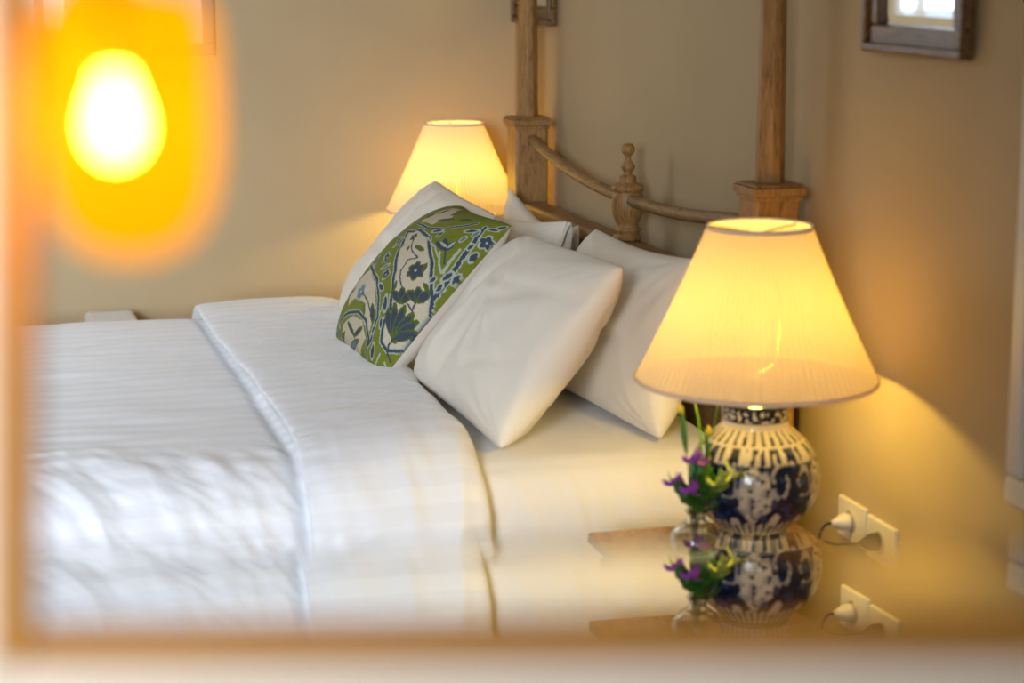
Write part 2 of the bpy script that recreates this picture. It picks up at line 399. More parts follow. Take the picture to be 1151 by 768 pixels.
# ------------------------------------------------------------------ pillows
def pillow_mesh(c, tf, tb, seed, N=56, pinch=.032, front_only=None, sag=0.0, wr=1.5, flange=0.0, colour=None, pw=.46, bend=0.0):
    """c = corners near-bottom, far-bottom, far-top, near-top (heights from Z0). Returns bmesh; which side by front_only."""
    c = [Vector((p[0], p[1], Z0 + p[2])) for p in c]
    cen = sum(c, Vector()) / 4
    du = ((c[1] - c[0]) + (c[2] - c[3])).normalized(); dv = ((c[3] - c[0]) + (c[2] - c[1])).normalized()
    n = du.cross(dv).normalized()
    if n.x > 0: n = -n
    bm = bmesh.new(); lay = bm.verts.layers.float_color.new('col') if colour else None
    def pos(u, v, side):
        cr = 1 - .022 * (u * v) ** 6
        uu = u * (1 - pinch * (1 - v * v)) * cr; vv = v * (1 - pinch * (1 - u * u)) * cr
        a, b = (uu + 1) / 2, (vv + 1) / 2
        p = c[0] * (1 - a) * (1 - b) + c[1] * a * (1 - b) + c[2] * a * b + c[3] * (1 - a) * b
        e = max(0.0, (1 - abs(u) ** 2.3) * (1 - abs(v) ** 2.3)) ** pw
        t = (tf if side else tb) * e
        w = 0
        if wr:
            for cu, cv in ((-1, -1), (1, -1), (1, 1), (-1, 1)):
                dx, dy = u - cu, v - cv; r = math.hypot(dx, dy); th = math.atan2(dy, dx)
                w += .007 * math.exp(-r * 1.3) * ridge(th * 3.2 + seed, r * .9, seed + cu * 2 + cv) * min(1, r * 3)
            w += .006 * nz(u * 1.3 + seed, v * 1.7, seed) + .0025 * nz(u * 5 + seed, v * 3, seed * 2)
            for q in range(9):                          # long soft creases
                h1, h2, h3 = nz(q * 3.7 + seed, 1.1, seed), nz(q * 5.3, seed, 2.2), nz(seed, q * 7.1, 3.3)
                th = h1 * 5 + .9; cc = h2 * 1.1
                d = (u - h3 * .8) * math.sin(th) - (v - cc) * math.cos(th) + .10 * math.sin(2.2 * u + 1.7 * v + q)
                l_ = (u - h3 * .8) * math.cos(th) + (v - cc) * math.sin(th)
                w += (.0045 if q % 2 else -.0055) * math.exp(-(d / (.05 + .03 * abs(h1))) ** 2) * math.exp(-(l_ / .55) ** 2)
            w *= wr * min(1, e * 2.2)
        p = p + n * (t + w) * (1 if side else -1)
        p = p - n * bend * (u * u * .5 + max(0, v) ** 2 * .6)
        p.z -= sag * (1 - u * u) * max(0, v) ** 2
        return p
    def par(i): 
        x = -1 + 2 * i / N
        return math.sin(x * PI / 2) * .55 + x * .45
    for side in (True, False):
        if front_only is not None and side != front_only: continue
        G = []
        for i in range(N + 1):
            row = []
            for j in range(N + 1):
                u, v = par(i), par(j)
                x = bm.verts.new(pos(u, v, side))
                if colour: x[lay] = (*colour((u + 1) / 2, (v + 1) / 2), 1)
                row.append(x)
            G.append(row)
        grid_faces(bm, G)
    if flange:                                         # open mouth of the pillowcase at the near end
        for s in (1, -1):
            G = []
            for k in range(5):
                row = []
                for j in range(N + 1):
                    v = par(j); p = pos(-1, v, True)
                    row.append(bm.verts.new(p - du * flange * k / 4 + n * s * .016 * (k / 4) ** .7 * (1 - v ** 4) + n * .004 * nz(v * 4, k * .3, seed)))
                G.append(row)
            grid_faces(bm, G)
    bmesh.ops.remove_doubles(bm, verts=bm.verts, dist=.0004)
    return bm
def pillow(label, c, tf, tb, seed, **k):
    o = obj('pillow', pillow_mesh(c, tf, tb, seed, **k), M['pillow'], None, True)
    return tag(o, label, 'pillow', 'white pillows against the headboard')
pillow('plump white pillow leaning in front on the near side, beside the embroidered cushion',
       [(-.560, .10, -.566), (-.600, .76, -.540), (-.304, .76, -.200), (-.283, .10, -.180)], .095, .112, 1.7)
pillow('white pillow standing against the headboard, partly behind the near lamp shade',
       [(-.200, .09, -.568), (-.260, .80, -.566), (-.118, .80, -.195), (-.125, .09, -.168)], .085, .105, 4.2, sag=.012)
pillow('white pillow leaning behind the green cushion, its tip against the far lamp shade',
       [(-.60, 1.02, -.535), (-.610, 1.66, -.527), (-.314, 1.66, -.162), (-.31, 1.02, -.185)], .075, .09, 8.6)
pillow('white pillow whose tip shows between the far lamp shade and far bedpost',
       [(-.13, 1.06, -.565), (-.13, 1.70, -.565), (-.098, 1.655, -.187), (-.075, 1.06, -.222)], .035, .035, 12.1, sag=.05)
pillow('white pillow with an open flanged end beside the headboard rail, middle of the bed',
       [(-.235, .99, -.56), (-.235, 1.56, -.56), (-.20, 1.58, -.25), (-.125, 1.00, -.202)], .06, .045, 15.3, flange=.035, sag=.01)

# ------------------------------------------------------------------ embroidered cushion
TF = .125
def arc_table(L, q=400):
    A = [0.0]; e = lambda t: max(0.0, 1 - abs(2 * t - 1) ** 2.3) ** .5
    for k in range(q): A.append(A[-1] + math.hypot(L / q, TF * .8 * (e((k + 1) / q) - e(k / q))))
    return A
AU, AV = arc_table(.455), arc_table(.50)
def arc(T, t): t = max(0, min(.99999, t)) * 400; k = int(t); return lerp(T[k], T[k + 1], t - k)
# embroidery motifs, in metres over the cloth: F fill, L couched line, P flower, E leaf
MOTIFS = [('F', 'C', [(0.2952, 0.3802), (0.2336, 0.3986), (0.1559, 0.3905), (0.0802, 0.3443), (0.0251, 0.2768), (0.0, 0.2313), (0.0, 0.1773), (0.0, 0.133), (0.0365, 0.1081), (0.0626, 0.1133), (0.0802, 0.1499), (0.0878, 0.1894), (0.1179, 0.227), (0.176, 0.279), (0.2356, 0.3335)]),
 ('F', 'C', [(0.3051, 0.2377), (0.2063, 0.2101), (0.1382, 0.1654), (0.1229, 0.1098), (0.1668, 0.1116), (0.2005, 0.1556), (0.2972, 0.1499), (0.3227, 0.1222), (0.381, 0.1853)]),
 ('F', 'C', [(0.3324, 0.0706), (0.2534, 0.1081), (0.1797, 0.1151), (0.1314, 0.0848), (0.1872, 0.0271), (0.3305, 0.0), (0.3553, 0.0338)]),
 ('F', 'C', [(0.3149, 0.4262), (0.3227, 0.47), (0.3401, 0.52), (0.3188, 0.5413), (0.2005, 0.4819), (0.2179, 0.4319)]),
 ('L', 'B', 0.0042, [(0.2952, 0.3802), (0.2356, 0.4006), (0.1541, 0.3925), (0.0802, 0.3443), (0.0251, 0.2768), (0.0, 0.2334), (0.0, 0.1753), (0.0, 0.133), (0.038, 0.1047), (0.0641, 0.1116), (0.0817, 0.1499), (0.0878, 0.1894), (0.1179, 0.227), (0.176, 0.279), (0.2376, 0.3335), (0.2952, 0.3802)], 'W'),
 ('L', 'B', 0.004, [(0.3344, 0.2463), (0.2257, 0.227), (0.1505, 0.1894), (0.1146, 0.1537), (0.1065, 0.0963), (0.1229, 0.0568)], 'W'),
 ('L', 'B', 0.004, [(0.3828, 0.0706), (0.3012, 0.1064), (0.2238, 0.1258), (0.1577, 0.1222), (0.1179, 0.0913), (0.1229, 0.0385)], 'W'),
 ('L', 'B', 0.004, [(0.0597, 0.5015), (0.041, 0.445), (0.0302, 0.3781), (0.0214, 0.3205), (0.0214, 0.279)], 'W'),
 ('L', 'B', 0.003, [(0.3051, 0.4165), (0.2199, 0.4165), (0.1505, 0.4338), (0.1114, 0.47), (0.0908, 0.4999)], 'W'),
 ('L', 'W', 0.003, [(0.0847, 0.376), (0.067, 0.355), (0.0454, 0.3379)], None),
 ('L', 'W', 0.0035, [(0.0511, 0.4106), (0.0483, 0.3822), (0.0424, 0.34)], None),
 ('L', 'W', 0.003, [(0.3609, 0.3843), (0.3701, 0.3422), (0.3701, 0.2856)], None),
 ('L', 'W', 0.003, [(0.0286, 0.0752), (0.0065, 0.0613)], None),
 ('L', 'W', 0.003, [(0.0526, 0.0848), (0.0597, 0.0462)], None),
 ('L', 'W', 0.003, [(0.0233, 0.4242), (0.0286, 0.3925)], None),
 ('L', 'B', 0.002, [(0.2121, 0.3677), (0.1649, 0.3379), (0.128, 0.3335), (0.1523, 0.314), (0.147, 0.2812), (0.1196, 0.2593), (0.0986, 0.2485)], None),
 ('P', 'B', (0.2238, 0.3739), 0.010338487853717118, 5, 'G'),
 ('E', 'G', (0.1704, 0.355), (0.1263, 0.3571), 0.007, None),
 ('E', 'G', (0.191, 0.3464), (0.1853, 0.3314), 0.006, None),
 ('P', 'B', (0.1017, 0.3031), 0.021893268396106835, 6, 'G'),
 ('L', 'B', 0.002, [(0.0772, 0.2291), (0.0511, 0.2249), (0.041, 0.2206)], None),
 ('L', 'B', 0.002, [(0.0468, 0.2528), (0.0439, 0.2334), (0.041, 0.2206)], None),
 ('E', 'B', (0.0728, 0.2206), (0.1163, 0.2249), 0.008, 'G'),
 ('E', 'B', (0.0728, 0.2206), (0.097, 0.2463), 0.008, 'G'),
 ('E', 'B', (0.0728, 0.2206), (0.0699, 0.2572), 0.008, 'G'),
 ('E', 'B', (0.0424, 0.2485), (0.0772, 0.2507), 0.008, 'G'),
 ('E', 'B', (0.0424, 0.2485), (0.0626, 0.2724), 0.008, 'G'),
 ('E', 'B', (0.0424, 0.2485), (0.0395, 0.2812), 0.008, 'G'),
 ('E', 'B', (0.0365, 0.1404), (0.0924, 0.1793), 0.009, 'G'),
 ('E', 'B', (0.0365, 0.1404), (0.0802, 0.1997), 0.009, 'G'),
 ('E', 'B', (0.0365, 0.1404), (0.0583, 0.2101), 0.009, 'G'),
 ('E', 'B', (0.0365, 0.1404), (0.0349, 0.2101), 0.009, 'G'),
 ('E', 'B', (0.0365, 0.1404), (0.0193, 0.2038), 0.009, 'G'),
 ('E', 'B', (0.0365, 0.1404), (0.0065, 0.1853), 0.009, 'G'),
 ('L', 'B', 0.0025, [(0.038, 0.1404), (0.041, 0.1186), (0.0334, 0.0996), (0.0118, 0.088)], None),
 ('E', 'B', (0.0758, 0.3884), (0.1212, 0.3945), 0.008, None),
 ('E', 'B', (0.0758, 0.3884), (0.1098, 0.4145), 0.008, None),
 ('E', 'B', (0.0758, 0.3884), (0.0787, 0.4223), 0.008, None),
 ('L', 'B', 0.002, [(0.0787, 0.3905), (0.054, 0.3592)], None),
 ('E', 'W', (0.1098, 0.3986), (0.0772, 0.3966), 0.004, None),
 ('E', 'W', (0.0772, 0.4204), (0.0772, 0.3966), 0.004, None),
 ('P', 'B', (0.0193, 0.4665), 0.019460683018761634, 5, 'W'),
 ('E', 'B', (0.0171, 0.4026), (0.0171, 0.43), 0.007, 'W'),
 ('E', 'B', (0.0118, 0.3335), (0.0118, 0.3635), 0.006, 'W'),
 ('E', 'B', (0.0349, 0.5124), (0.0171, 0.5461), 0.006, 'W'),
 ('E', 'B', (0.0626, 0.4803), (0.0862, 0.4595), 0.005, 'W'),
 ('E', 'B', (0.1452, 0.43), (0.1723, 0.4125), 0.005, 'W'),
 ('E', 'B', (0.0497, 0.4999), (0.0251, 0.5139), 0.004, 'W'),
 ('E', 'B', (0.3169, 0.445), (0.3149, 0.4683), 0.005, 'G'),
 ('E', 'B', (0.2952, 0.4769), (0.3169, 0.5093), 0.005, 'G'),
 ('E', 'B', (0.2277, 0.4918), (0.2435, 0.5231), 0.005, 'G'),
 ('E', 'B', (0.2199, 0.4559), (0.1797, 0.4752), 0.005, 'G'),
 ('E', 'B', (0.1541, 0.4853), (0.1297, 0.4999), 0.005, 'G'),
 ('P', 'B', (0.2694, 0.2877), 0.014595512264071225, 5, 'W'),
 ('P', 'B', (0.1929, 0.2485), 0.014595512264071225, 5, 'W'),
 ('P', 'b', (0.2733, 0.1733), 0.021893268396106835, 6, 'W'),
 ('E', 'B', (0.1002, 0.1753), (0.128, 0.2059), 0.008, 'W'),
 ('E', 'B', (0.1263, 0.1349), (0.1613, 0.1634), 0.007, 'G'),
 ('E', 'G', (0.1797, 0.1276), (0.2102, 0.1537), 0.006, None),
 ('E', 'B', (0.0847, 0.0538), (0.0893, 0.0913), 0.008, 'W'),
 ('E', 'B', (0.1929, 0.2185), (0.1577, 0.2122), 0.006, 'W'),
 ('E', 'G', (0.4847, 0.0171), (0.3792, 0.0568), 0.007, 'W'),
 ('E', 'G', (0.4091, 0.0065), (0.309, 0.0583), 0.007, None),
 ('E', 'B', (0.2316, 0.0675), (0.2813, 0.0816), 0.005, 'G'),
 ('E', 'B', (0.2199, 0.0675), (0.1723, 0.0963), 0.005, 'G'),
 ('E', 'b', (0.2952, 0.0171), (0.1967, 0.0583), 0.006, 'G'),
 ('L', 'B', 0.002, [(0.2044, 0.0118), (0.2121, 0.0477), (0.2455, 0.0768)], None),
 ('L', 'B', 0.002, [(0.1595, 0.1499), (0.1986, 0.1654), (0.2634, 0.1733)], None),
 ('E', 'G', (0.3496, 0.1894), (0.3738, 0.2206), 0.006, 'W'),
 ('E', 'B', (0.359, 0.1404), (0.3324, 0.1753), 0.006, 'W'),
 ('E', 'B', (0.2733, 0.3227), (0.2733, 0.3592), 0.005, 'W'),
 ('E', 'B', (0.3051, 0.2528), (0.3266, 0.2812), 0.005, 'W'),
 ('E', 'B', (0.067, 0.0253), (0.1114, 0.0288), 0.005, 'W'),
 ('E', 'B', (0.0439, 0.0118), (0.0862, 0.0118), 0.004, 'W'),
 ('E', 'B', (0.1365, 0.4066), (0.1365, 0.4281), 0.004, 'W'),
 ('E', 'b', (0.0684, 0.4281), (0.0684, 0.4487), 0.004, 'W'),
 ('E', 'B', (0.0395, 0.4223), (0.038, 0.4431), 0.004, 'W'),
 ('E', 'B', (0.0511, 0.3009), (0.0468, 0.3205), 0.004, 'W'),
 ('E', 'b', (0.0569, 0.4577), (0.0583, 0.4803), 0.004, 'W'),
 ('E', 'B', (0.0318, 0.3249), (0.0269, 0.355), 0.005, 'W'),
 ('E', 'B', (0.0269, 0.2943), (0.0269, 0.3184), 0.004, 'W'),
 ('E', 'G', (0.2753, 0.3314), (0.2972, 0.3571), 0.006, 'W'),
 ('E', 'b', (0.2395, 0.255), (0.2082, 0.2746), 0.004, 'W'),
 ('E', 'B', (0.3401, 0.2572), (0.3553, 0.2899), 0.005, 'W'),
 ('E', 'B', (0.3458, 0.3571), (0.3738, 0.3802), 0.004, 'W'),
 ('E', 'b', (0.3572, 0.4026), (0.3572, 0.4319), 0.004, 'W'),
 ('E', 'B', (0.0847, 0.1349), (0.097, 0.1556), 0.005, 'W'),
 ('E', 'b', (0.2316, 0.0147), (0.2044, 0.0118), 0.005, 'W'),
 ('E', 'B', (0.113, 0.1064), (0.1081, 0.1294), 0.004, 'W'),
 ('E', 'G', (0.0817, 0.3096), (0.0908, 0.3379), 0.006, None),
 ('E', 'G', (0.0612, 0.2921), (0.038, 0.2812), 0.006, None),
 ('E', 'G', (0.1314, 0.255), (0.1146, 0.2291), 0.005, None),
 ('L', 'W', 0.002, [(0.1668, 0.3925), (0.1065, 0.3802), (0.0802, 0.3635)], None),
 ('L', 'W', 0.002, [(0.1229, 0.1935), (0.1163, 0.1753), (0.1081, 0.1556)], None),
 ('E', 'B', (0.46, 0.416), (0.477, 0.456), 0.008, 'W'),
 ('P', 'B', (0.513, 0.415), 0.02, 5, 'W'),
 ('E', 'B', (0.51, 0.044), (0.508, 0.084), 0.008, 'W'),
 ('P', 'B', (0.513, 0.368), 0.02, 5, 'W'),
 ('E', 'B', (0.506, 0.088), (0.504, 0.128), 0.008, 'W'),
 ('P', 'B', (0.397, 0.313), 0.02, 5, 'W'),
 ('E', 'B', (0.451, 0.036), (0.434, 0.076), 0.008, 'W'),
 ('P', 'B', (0.402, 0.507), 0.02, 5, 'W'),
 ('E', 'B', (0.483, 0.112), (0.501, 0.152), 0.008, 'W'),
 ('P', 'B', (0.379, 0.351), 0.02, 5, 'W'),
 ('E', 'B', (0.377, 0.03), (0.399, 0.07), 0.008, 'W'),
 ('P', 'B', (0.391, 0.141), 0.02, 5, 'W'),
 ('E', 'B', (0.52, 0.484), (0.507, 0.524), 0.008, 'W'),
 ('P', 'B', (0.516, 0.31), 0.02, 5, 'W'),
 ('E', 'B', (0.469, 0.136), (0.495, 0.176), 0.008, 'W'),
 ('P', 'B', (0.471, 0.533), 0.02, 5, 'W')]
PAL = dict(C=(.52, .44, .31), B=(.034, .048, .078), b=(.11, .17, .21), G=(.075, .105, .008), W=(.36, .39, .30))
def seg_d(p, a, b):
    vx, vy = b[0] - a[0], b[1] - a[1]; wx, wy = p[0] - a[0], p[1] - a[1]
    L = vx * vx + vy * vy or 1e-9; t = max(0, min(1, (wx * vx + wy * vy) / L))
    return math.hypot(wx - t * vx, wy - t * vy)
def bounds(m):
    if m[0] == 'F': P, r = m[2], 0
    elif m[0] == 'L': P, r = m[3], m[2] * 2
    elif m[0] == 'P': P, r = [m[2]], m[3] * 1.5
    else: P, r = [m[2], m[3]], m[4] * 2
    return min(p[0] for p in P) - r, max(p[0] for p in P) + r, min(p[1] for p in P) - r, max(p[1] for p in P) + r
MB = [(m, bounds(m)) for m in MOTIFS]
def inside(p, P):
    c = False
    for (x1, y1), (x2, y2) in zip(P, P[1:] + P[:1]):
        if (y1 > p[1]) != (y2 > p[1]) and p[0] < (x2 - x1) * (p[1] - y1) / (y2 - y1) + x1: c = not c
    return c
def crewel(u, v):
    x, y = arc(AU, u), arc(AV, v)
    p = (x + .0012 * nz(x * 90, y * 90, 1), y + .0012 * nz(x * 90, y * 90, 7))
    k = 'g'
    for m, (a, b, c, d) in MB:
        if not (a <= p[0] <= b and c <= p[1] <= d): continue
        if m[0] == 'F':
            if inside(p, m[2]): k = m[1]
        elif m[0] == 'L':
            e = min(seg_d(p, q, r) for q, r in zip(m[3], m[3][1:]))
            if e < m[2]: k = m[1]
            elif m[4] and e < m[2] * 1.75 and k != 'B': k = m[4]
        elif m[0] == 'P':
            r = math.hypot(p[0] - m[2][0], p[1] - m[2][1]) / m[3]; th = math.atan2(p[1] - m[2][1], p[0] - m[2][0])
            f = .62 + .38 * abs(math.cos(th * m[4] / 2))
            if r < .20: k = 'W'
            elif r < f: k = m[1]
            elif m[5] and r < f + .28: k = m[5]
        else:
            (x1, y1), (x2, y2) = m[2], m[3]; L = math.hypot(x2 - x1, y2 - y1) or 1e-6
            t = ((p[0] - x1) * (x2 - x1) + (p[1] - y1) * (y2 - y1)) / L / L
            q = abs((p[0] - x1) * (y2 - y1) - (p[1] - y1) * (x2 - x1)) / L
            if -.15 < t < 1.15:
                wv = m[4] * math.sin(PI * max(0, min(1, t))) ** .7
                if 0 < t < 1 and q < wv: k = m[1]
                elif m[5] and q < m[4] * math.sin(PI * (t + .15) / 1.3) ** .7 + .003: k = m[5]
    if k == 'g':
        n_ = 1 + .18 * nz(x * 220, y * 60, 3)
        return (.150 * n_, .172 * n_, .006)
    n_ = 1 + .12 * nz(x * 200, y * 200, 4)
    return tuple(c * n_ for c in PAL[k])
CUSH = [(-.690, .70, -.536), (-.712, 1.155, -.527), (-.363, 1.155, -.174), (-.357, .70, -.166)]
cush = thing('embroidered_cushion', 'square green and blue floral embroidered cushion with a cream back', 'cushion', (-.5, .9, Z0 - .5))
def cpart(name, side, m, colour, t):
    bm = pillow_mesh(CUSH, t, t, 3.3, N=300 if colour else 60, pinch=.07, front_only=side, wr=.45, colour=colour, pw=.5)
    for v in bm.verts: v.co -= cush.location
    return obj(name, bm, m, cush, True)
cpart('front_panel', True, M['crewel'], crewel, .125)
cpart('back_panel', False, M['cream'], None, .085)

# ------------------------------------------------------------------ nightstands and lamps
NTZ = Z0 - .665
ns = thing('nightstand', 'polished light wood nightstand beside the bed, under the blue and white lamp', 'nightstand', (-.25, -.49, 0), (0, 0, 0), 'nightstands either side of the bed')
hx, hy = .215, .28
obj('table_top', bx(-hx, hx, -hy, hy, NTZ - .022, NTZ), M['table'], ns, False, .004, 3)
obj('carcass', bx(-hx + .025, hx - .02, -hy + .025, hy - .025, NTZ - .20, NTZ - .022), M['table'], ns, False, .003)
dr = obj('drawer', bx(-hx + .010, -hx + .0245, -hy + .045, hy - .045, NTZ - .18, NTZ - .04), M['table'], ns, False, .003)
obj('knob', lathe([(0, 0), (.008, 0), (.007, .008), (.013, .014), (.013, .020), (0, .024)], 20), M['brass'], dr, True)
kb = dr.children[0]; kb.location = (-hx + .010, 0, NTZ - .11); kb.rotation_euler = (0, R(-90), 0)
for sx in (-1, 1):
    for sy in (-1, 1):
        bm = bmesh.new(); x, y = sx * (hx - .045), sy * (hy - .05); rr = []
        for z, w in ((0, .012), (NTZ - .20, .022)):
            rr.append([bm.verts.new((x + a * w, y + b * w, z)) for a, b in ((1, 1), (-1, 1), (-1, -1), (1, -1))])
        for i in range(4): bm.faces.new((rr[0][i], rr[0][(i + 1) % 4], rr[1][(i + 1) % 4], rr[1][i]))
        bm.faces.new(rr[0]); bm.faces.new(rr[1])
        obj('leg', bm, M['table'], ns, False, .002)

CREAM, NAVY, MIDB = (.62, .53, .37), (.006, .011, .035), (.03, .055, .13)
def china_col(th, z):
    def mixc(a, b, t): return tuple(lerp(x, y, t) for x, y in zip(a, b))
    k = th / (2 * PI)
    if z > .222: 
        t = (k * 26) % 1
        return CREAM if nz(k * 55, z * 130, 1) > .12 and .226 < z < .246 else (CREAM if z < .225 else NAVY)
    if z > .214: return CREAM
    if z > .190:                                        # petal ring on the shoulder
        t = (k * 30) % 1
        return NAVY if abs(t - .5) < .20 * (1 - sm(.190, .216, z) * .45) and z > .194 else CREAM
    if z > .052:                                        # dark ground with big cream flowers
        t = (k * 5 + .055) % 1; a = (t - .5) / 5 * 2 * PI * .115; b = z - .115
        w = nz(a * 42, b * 42, 3.0) * .014
        inner = math.hypot(a * 1.25, b * .72) + w
        leaf = math.hypot((abs(a) - .046) * 1.3, (b - .022) * .8) + w * .7
        leaf2 = math.hypot((abs(a) - .04) * 1.1, b + .045) + w
        if inner < .037: return NAVY if nz(a * 120, b * 120, 8) > .28 else (mixc(CREAM, MIDB, .35) if nz(a * 60, b * 60, 2) > .05 else CREAM)
        if .016 < leaf < .021 and nz(a * 50, b * 50, 4) > -.18: return mixc(CREAM, MIDB, .3)
        if leaf2 < .011: return CREAM
        if z > .165 and nz(k * 70, z * 30, 5) > -.05: return CREAM
        if z < .066 and ((k * 44) % 1) < .45: return CREAM
        return MIDB if nz(a * 70, b * 70, 11) > .22 else NAVY
    if z > .040: return CREAM if ((k * 44) % 1) < .55 else NAVY
    if z > .030: return NAVY
    if z > .012: return mixc(CREAM, MIDB, .25) if ((k * 36) % 1) < .6 else MIDB
    return MIDB if z < .005 else mixc(CREAM, NAVY, .3)
prof = [(p[0], p[1]) for p in spline([(.058, .0, 0), (.063, .006, 0), (.062, .022, 0), (.0605, .036, 0), (.070, .047, 0), (.094, .068, 0), (.110, .093, 0), (.1165, .120, 0), (.113, .148, 0), (.101, .174, 0),
        (.083, .195, 0), (.066, .209, 0), (.0595, .217, 0), (.0595, .235, 0), (.061, .249, 0), (.058, .253, 0)], 10)]
def lamp(name, label, loc, rz, power=7.0):
    t = thing(name, label, 'lamp', loc, (0, 0, rz), 'table lamps either side of the bed')
    bm = bmesh.new(); lay = bm.verts.layers.float_color.new('col')
    lathe(prof, 220, (0, 0, 0), bm)
    for v in bm.verts: v[lay] = (*china_col(math.atan2(v.co.y, v.co.x) % (2 * PI), v.co.z), 1)
    bmesh.ops.scale(bm, vec=(1.09, 1.09, 1.16), verts=bm.verts)
    obj('porcelain_base', bm, M['china'], t, True)
    obj('neck_cap', lathe([(0, .294), (.05, .294), (.048, .300), (.014, .304), (.012, .31), (.018, .302), (.018, .345), (.0, .345)], 32), M['cap'], t, True)
    b = obj('lamp_bulb', lathe([(0, .346), (.013, .347), (.015, .365), (.026, .39), (.030, .41), (.026, .432), (.012, .447), (0, .45)], 24), M['bulb'], t, True)
    zb, zt, rb, rt = .338, .630, .231, .098
    def pleat(th, z): return .0016 * math.sin(th * 96)
    n = 25
    pr = [(lerp(rb, rt, i / n) - .004 * math.sin(PI * i / n), lerp(zb, zt, i / n)) for i in range(n + 1)]
    sh = obj('lamp_shade', lathe(pr, 576, (0, 0, 0), None, pleat, False), M['shade'], t, True)
    for r, z in ((rb, zb), (rt, zt)):
        bm = bmesh.new()
        lathe([(r + .0025, z - .004), (r + .0035, z), (r + .0022, z + .005), (r - .0008, z + .004), (r - .001, z - .003), (r + .0025, z - .004)], 96, (0, 0, 0), bm, None, False)
        obj('shade_binding', bm, M['shade_trim'], sh, True)
    bm = bmesh.new()
    for k in range(3):
        a = 2 * PI * k / 3 + .4
        tube([(0, 0, zt - .012), (rt * math.cos(a), rt * math.sin(a), zt - .003)], .0018, 6, bm, 1)
    tube([(0, 0, .346), (.038, 0, .37), (.045, 0, .45), (.03, 0, .56), (0, 0, zt - .012)], .0015, 6, bm)
    obj('shade_carrier', bm, M['brass'], t, True)
    light('lamp_light', 'POINT', (0, 0, .415), power, (1.0, .70, .14), t, shadow_soft_size=.026)
    return t
LX = -.190
lamp('table_lamp', 'lit table lamp with blue and white porcelain base on the nightstand, front right', (LX, -.40, NTZ), 0)
ns2 = copy_tree(ns); ns2.location = (-.25, 2.06, 0); ns2.scale = (1, .58, (NTZ + .063) / NTZ)
ns2['label'] = 'light wood nightstand behind the bed under the far lit lamp'
ZL2 = NTZ + .063
lamp('table_lamp', 'lit lamp shade glowing yellow behind the pillows, left of the far bedpost', (-.168, 2.02, ZL2), 1.1, 6.0).scale = (.9, .9, .9)

# ------------------------------------------------------------------ vase of flowers
vx, vy = -.338, -.475
vase = thing('bud_vase', 'small round clear glass vase in front of the porcelain lamp base', 'vase', (vx, vy, NTZ))
op = [(p[0], p[1]) for p in spline([(.020, .0005, 0), (.034, .006, 0), (.046, .025, 0), (.049, .045, 0), (.043, .068, 0), (.028, .083, 0), (.018, .090, 0), (.016, .098, 0), (.020, .108, 0)], 7)]
ip = [(max(r - .0022, 0), z if z > .006 else .004) for r, z in op]
obj('glass_body', lathe([(0, .0005)] + op + ip[::-1] + [(0, .004)], 48, (0, 0, 0), None, None, False), M['glass'], vase, True)
wp = [(r - .0004, z) for r, z in ip if .004 < z < .062]
obj('water', lathe([(0, .0045)] + wp + [(0, wp[-1][1])], 48, (0, 0, 0), None, None, False), M['water'], vase, True)
def P3(px, py, y):                                      # place a bloom by bearing and distance
    d = vF + vR * ((px - 575.5) / 2238.06) + vU * ((384 - py) / 2238.06)
    t = (y - CAM.y) / d.y; return CAM + d * t
base = Vector((vx, vy, NTZ + .10))
def sprig(name, label, cat, tip, y, kind, group, seed):
    random.seed(seed)
    root = Vector((vx + random.uniform(-.007, .007), vy + random.uniform(-.007, .007), NTZ + .03))
    tp = Vector(tip); t = thing(name, label, cat, root, (0, 0, 0), group)
    top = tp - root; mid = Vector((top.x * .18, top.y * .18, .075)); m2 = mid.lerp(top, .55) + Vector((random.uniform(-.006, .006), 0, .006))
    obj('stem', tube([(0, 0, 0), mid, m2, top], .0013, 7), M['stem'], t, True)
    def petal(dirv, ln, w, m, nm, at):
        bm = bmesh.new(); d = dirv.normalized(); s = d.cross(Vector((0, .3, 1))).normalized(); up = s.cross(d); G = []
        for i in range(7):
            a = i / 6; ww = w * math.sin(PI * min(1, a * .92 + .08)) ** .8
            G.append([bm.verts.new(Vector(at) + d * ln * a + s * ww * q + up * (.25 * ln * a * a - .3 * ww * q * q)) for q in (-1, -.5, 0, .5, 1)])
        grid_faces(bm, G); o = obj(nm, bm, m, t, True); o.modifiers.new('solid', 'SOLIDIFY').thickness = .0006
    if kind == 'purple':
        for k in range(16):
            a = k * 2.4; e = -.5 + 1.7 * ((k * .37) % 1)
            petal(Vector((math.cos(a) * math.cos(e), math.sin(a) * math.cos(e), math.sin(e))), .026, .009, M['purple'], 'petal', top)
        for k in range(3): petal(Vector((random.uniform(-1, 1), random.uniform(-1, 1), .6)), .05, .011, M['leaf'], 'leaf', m2)
    elif kind == 'green':
        for k in range(7):
            a = k * 2.4; petal(Vector((math.cos(a), math.sin(a), random.uniform(.2, .9))), .034, .014, M['leaf2'], 'leaf', top.lerp(m2, .12 * k))
    elif kind == 'leafy':
        for k in range(12):
            a = k * 2.4 + seed; petal(Vector((math.cos(a), math.sin(a), random.uniform(.1, 1.0))), .052, .015, M['leaf'], 'leaf', mid.lerp(top, k / 12))
    elif kind == 'blade':
        dd = top - m2
        petal(dd, dd.length * 1.05, .006, M['stem'], 'leaf', m2); petal(dd, .020, .006, M['yellow'], 'petal', top - dd.normalized() * .008)
    elif kind == 'grass':
        dd = top - mid; petal(dd, dd.length, .005, M['stem'], 'leaf', mid)
    return t
FG = 'flowers in the glass vase'
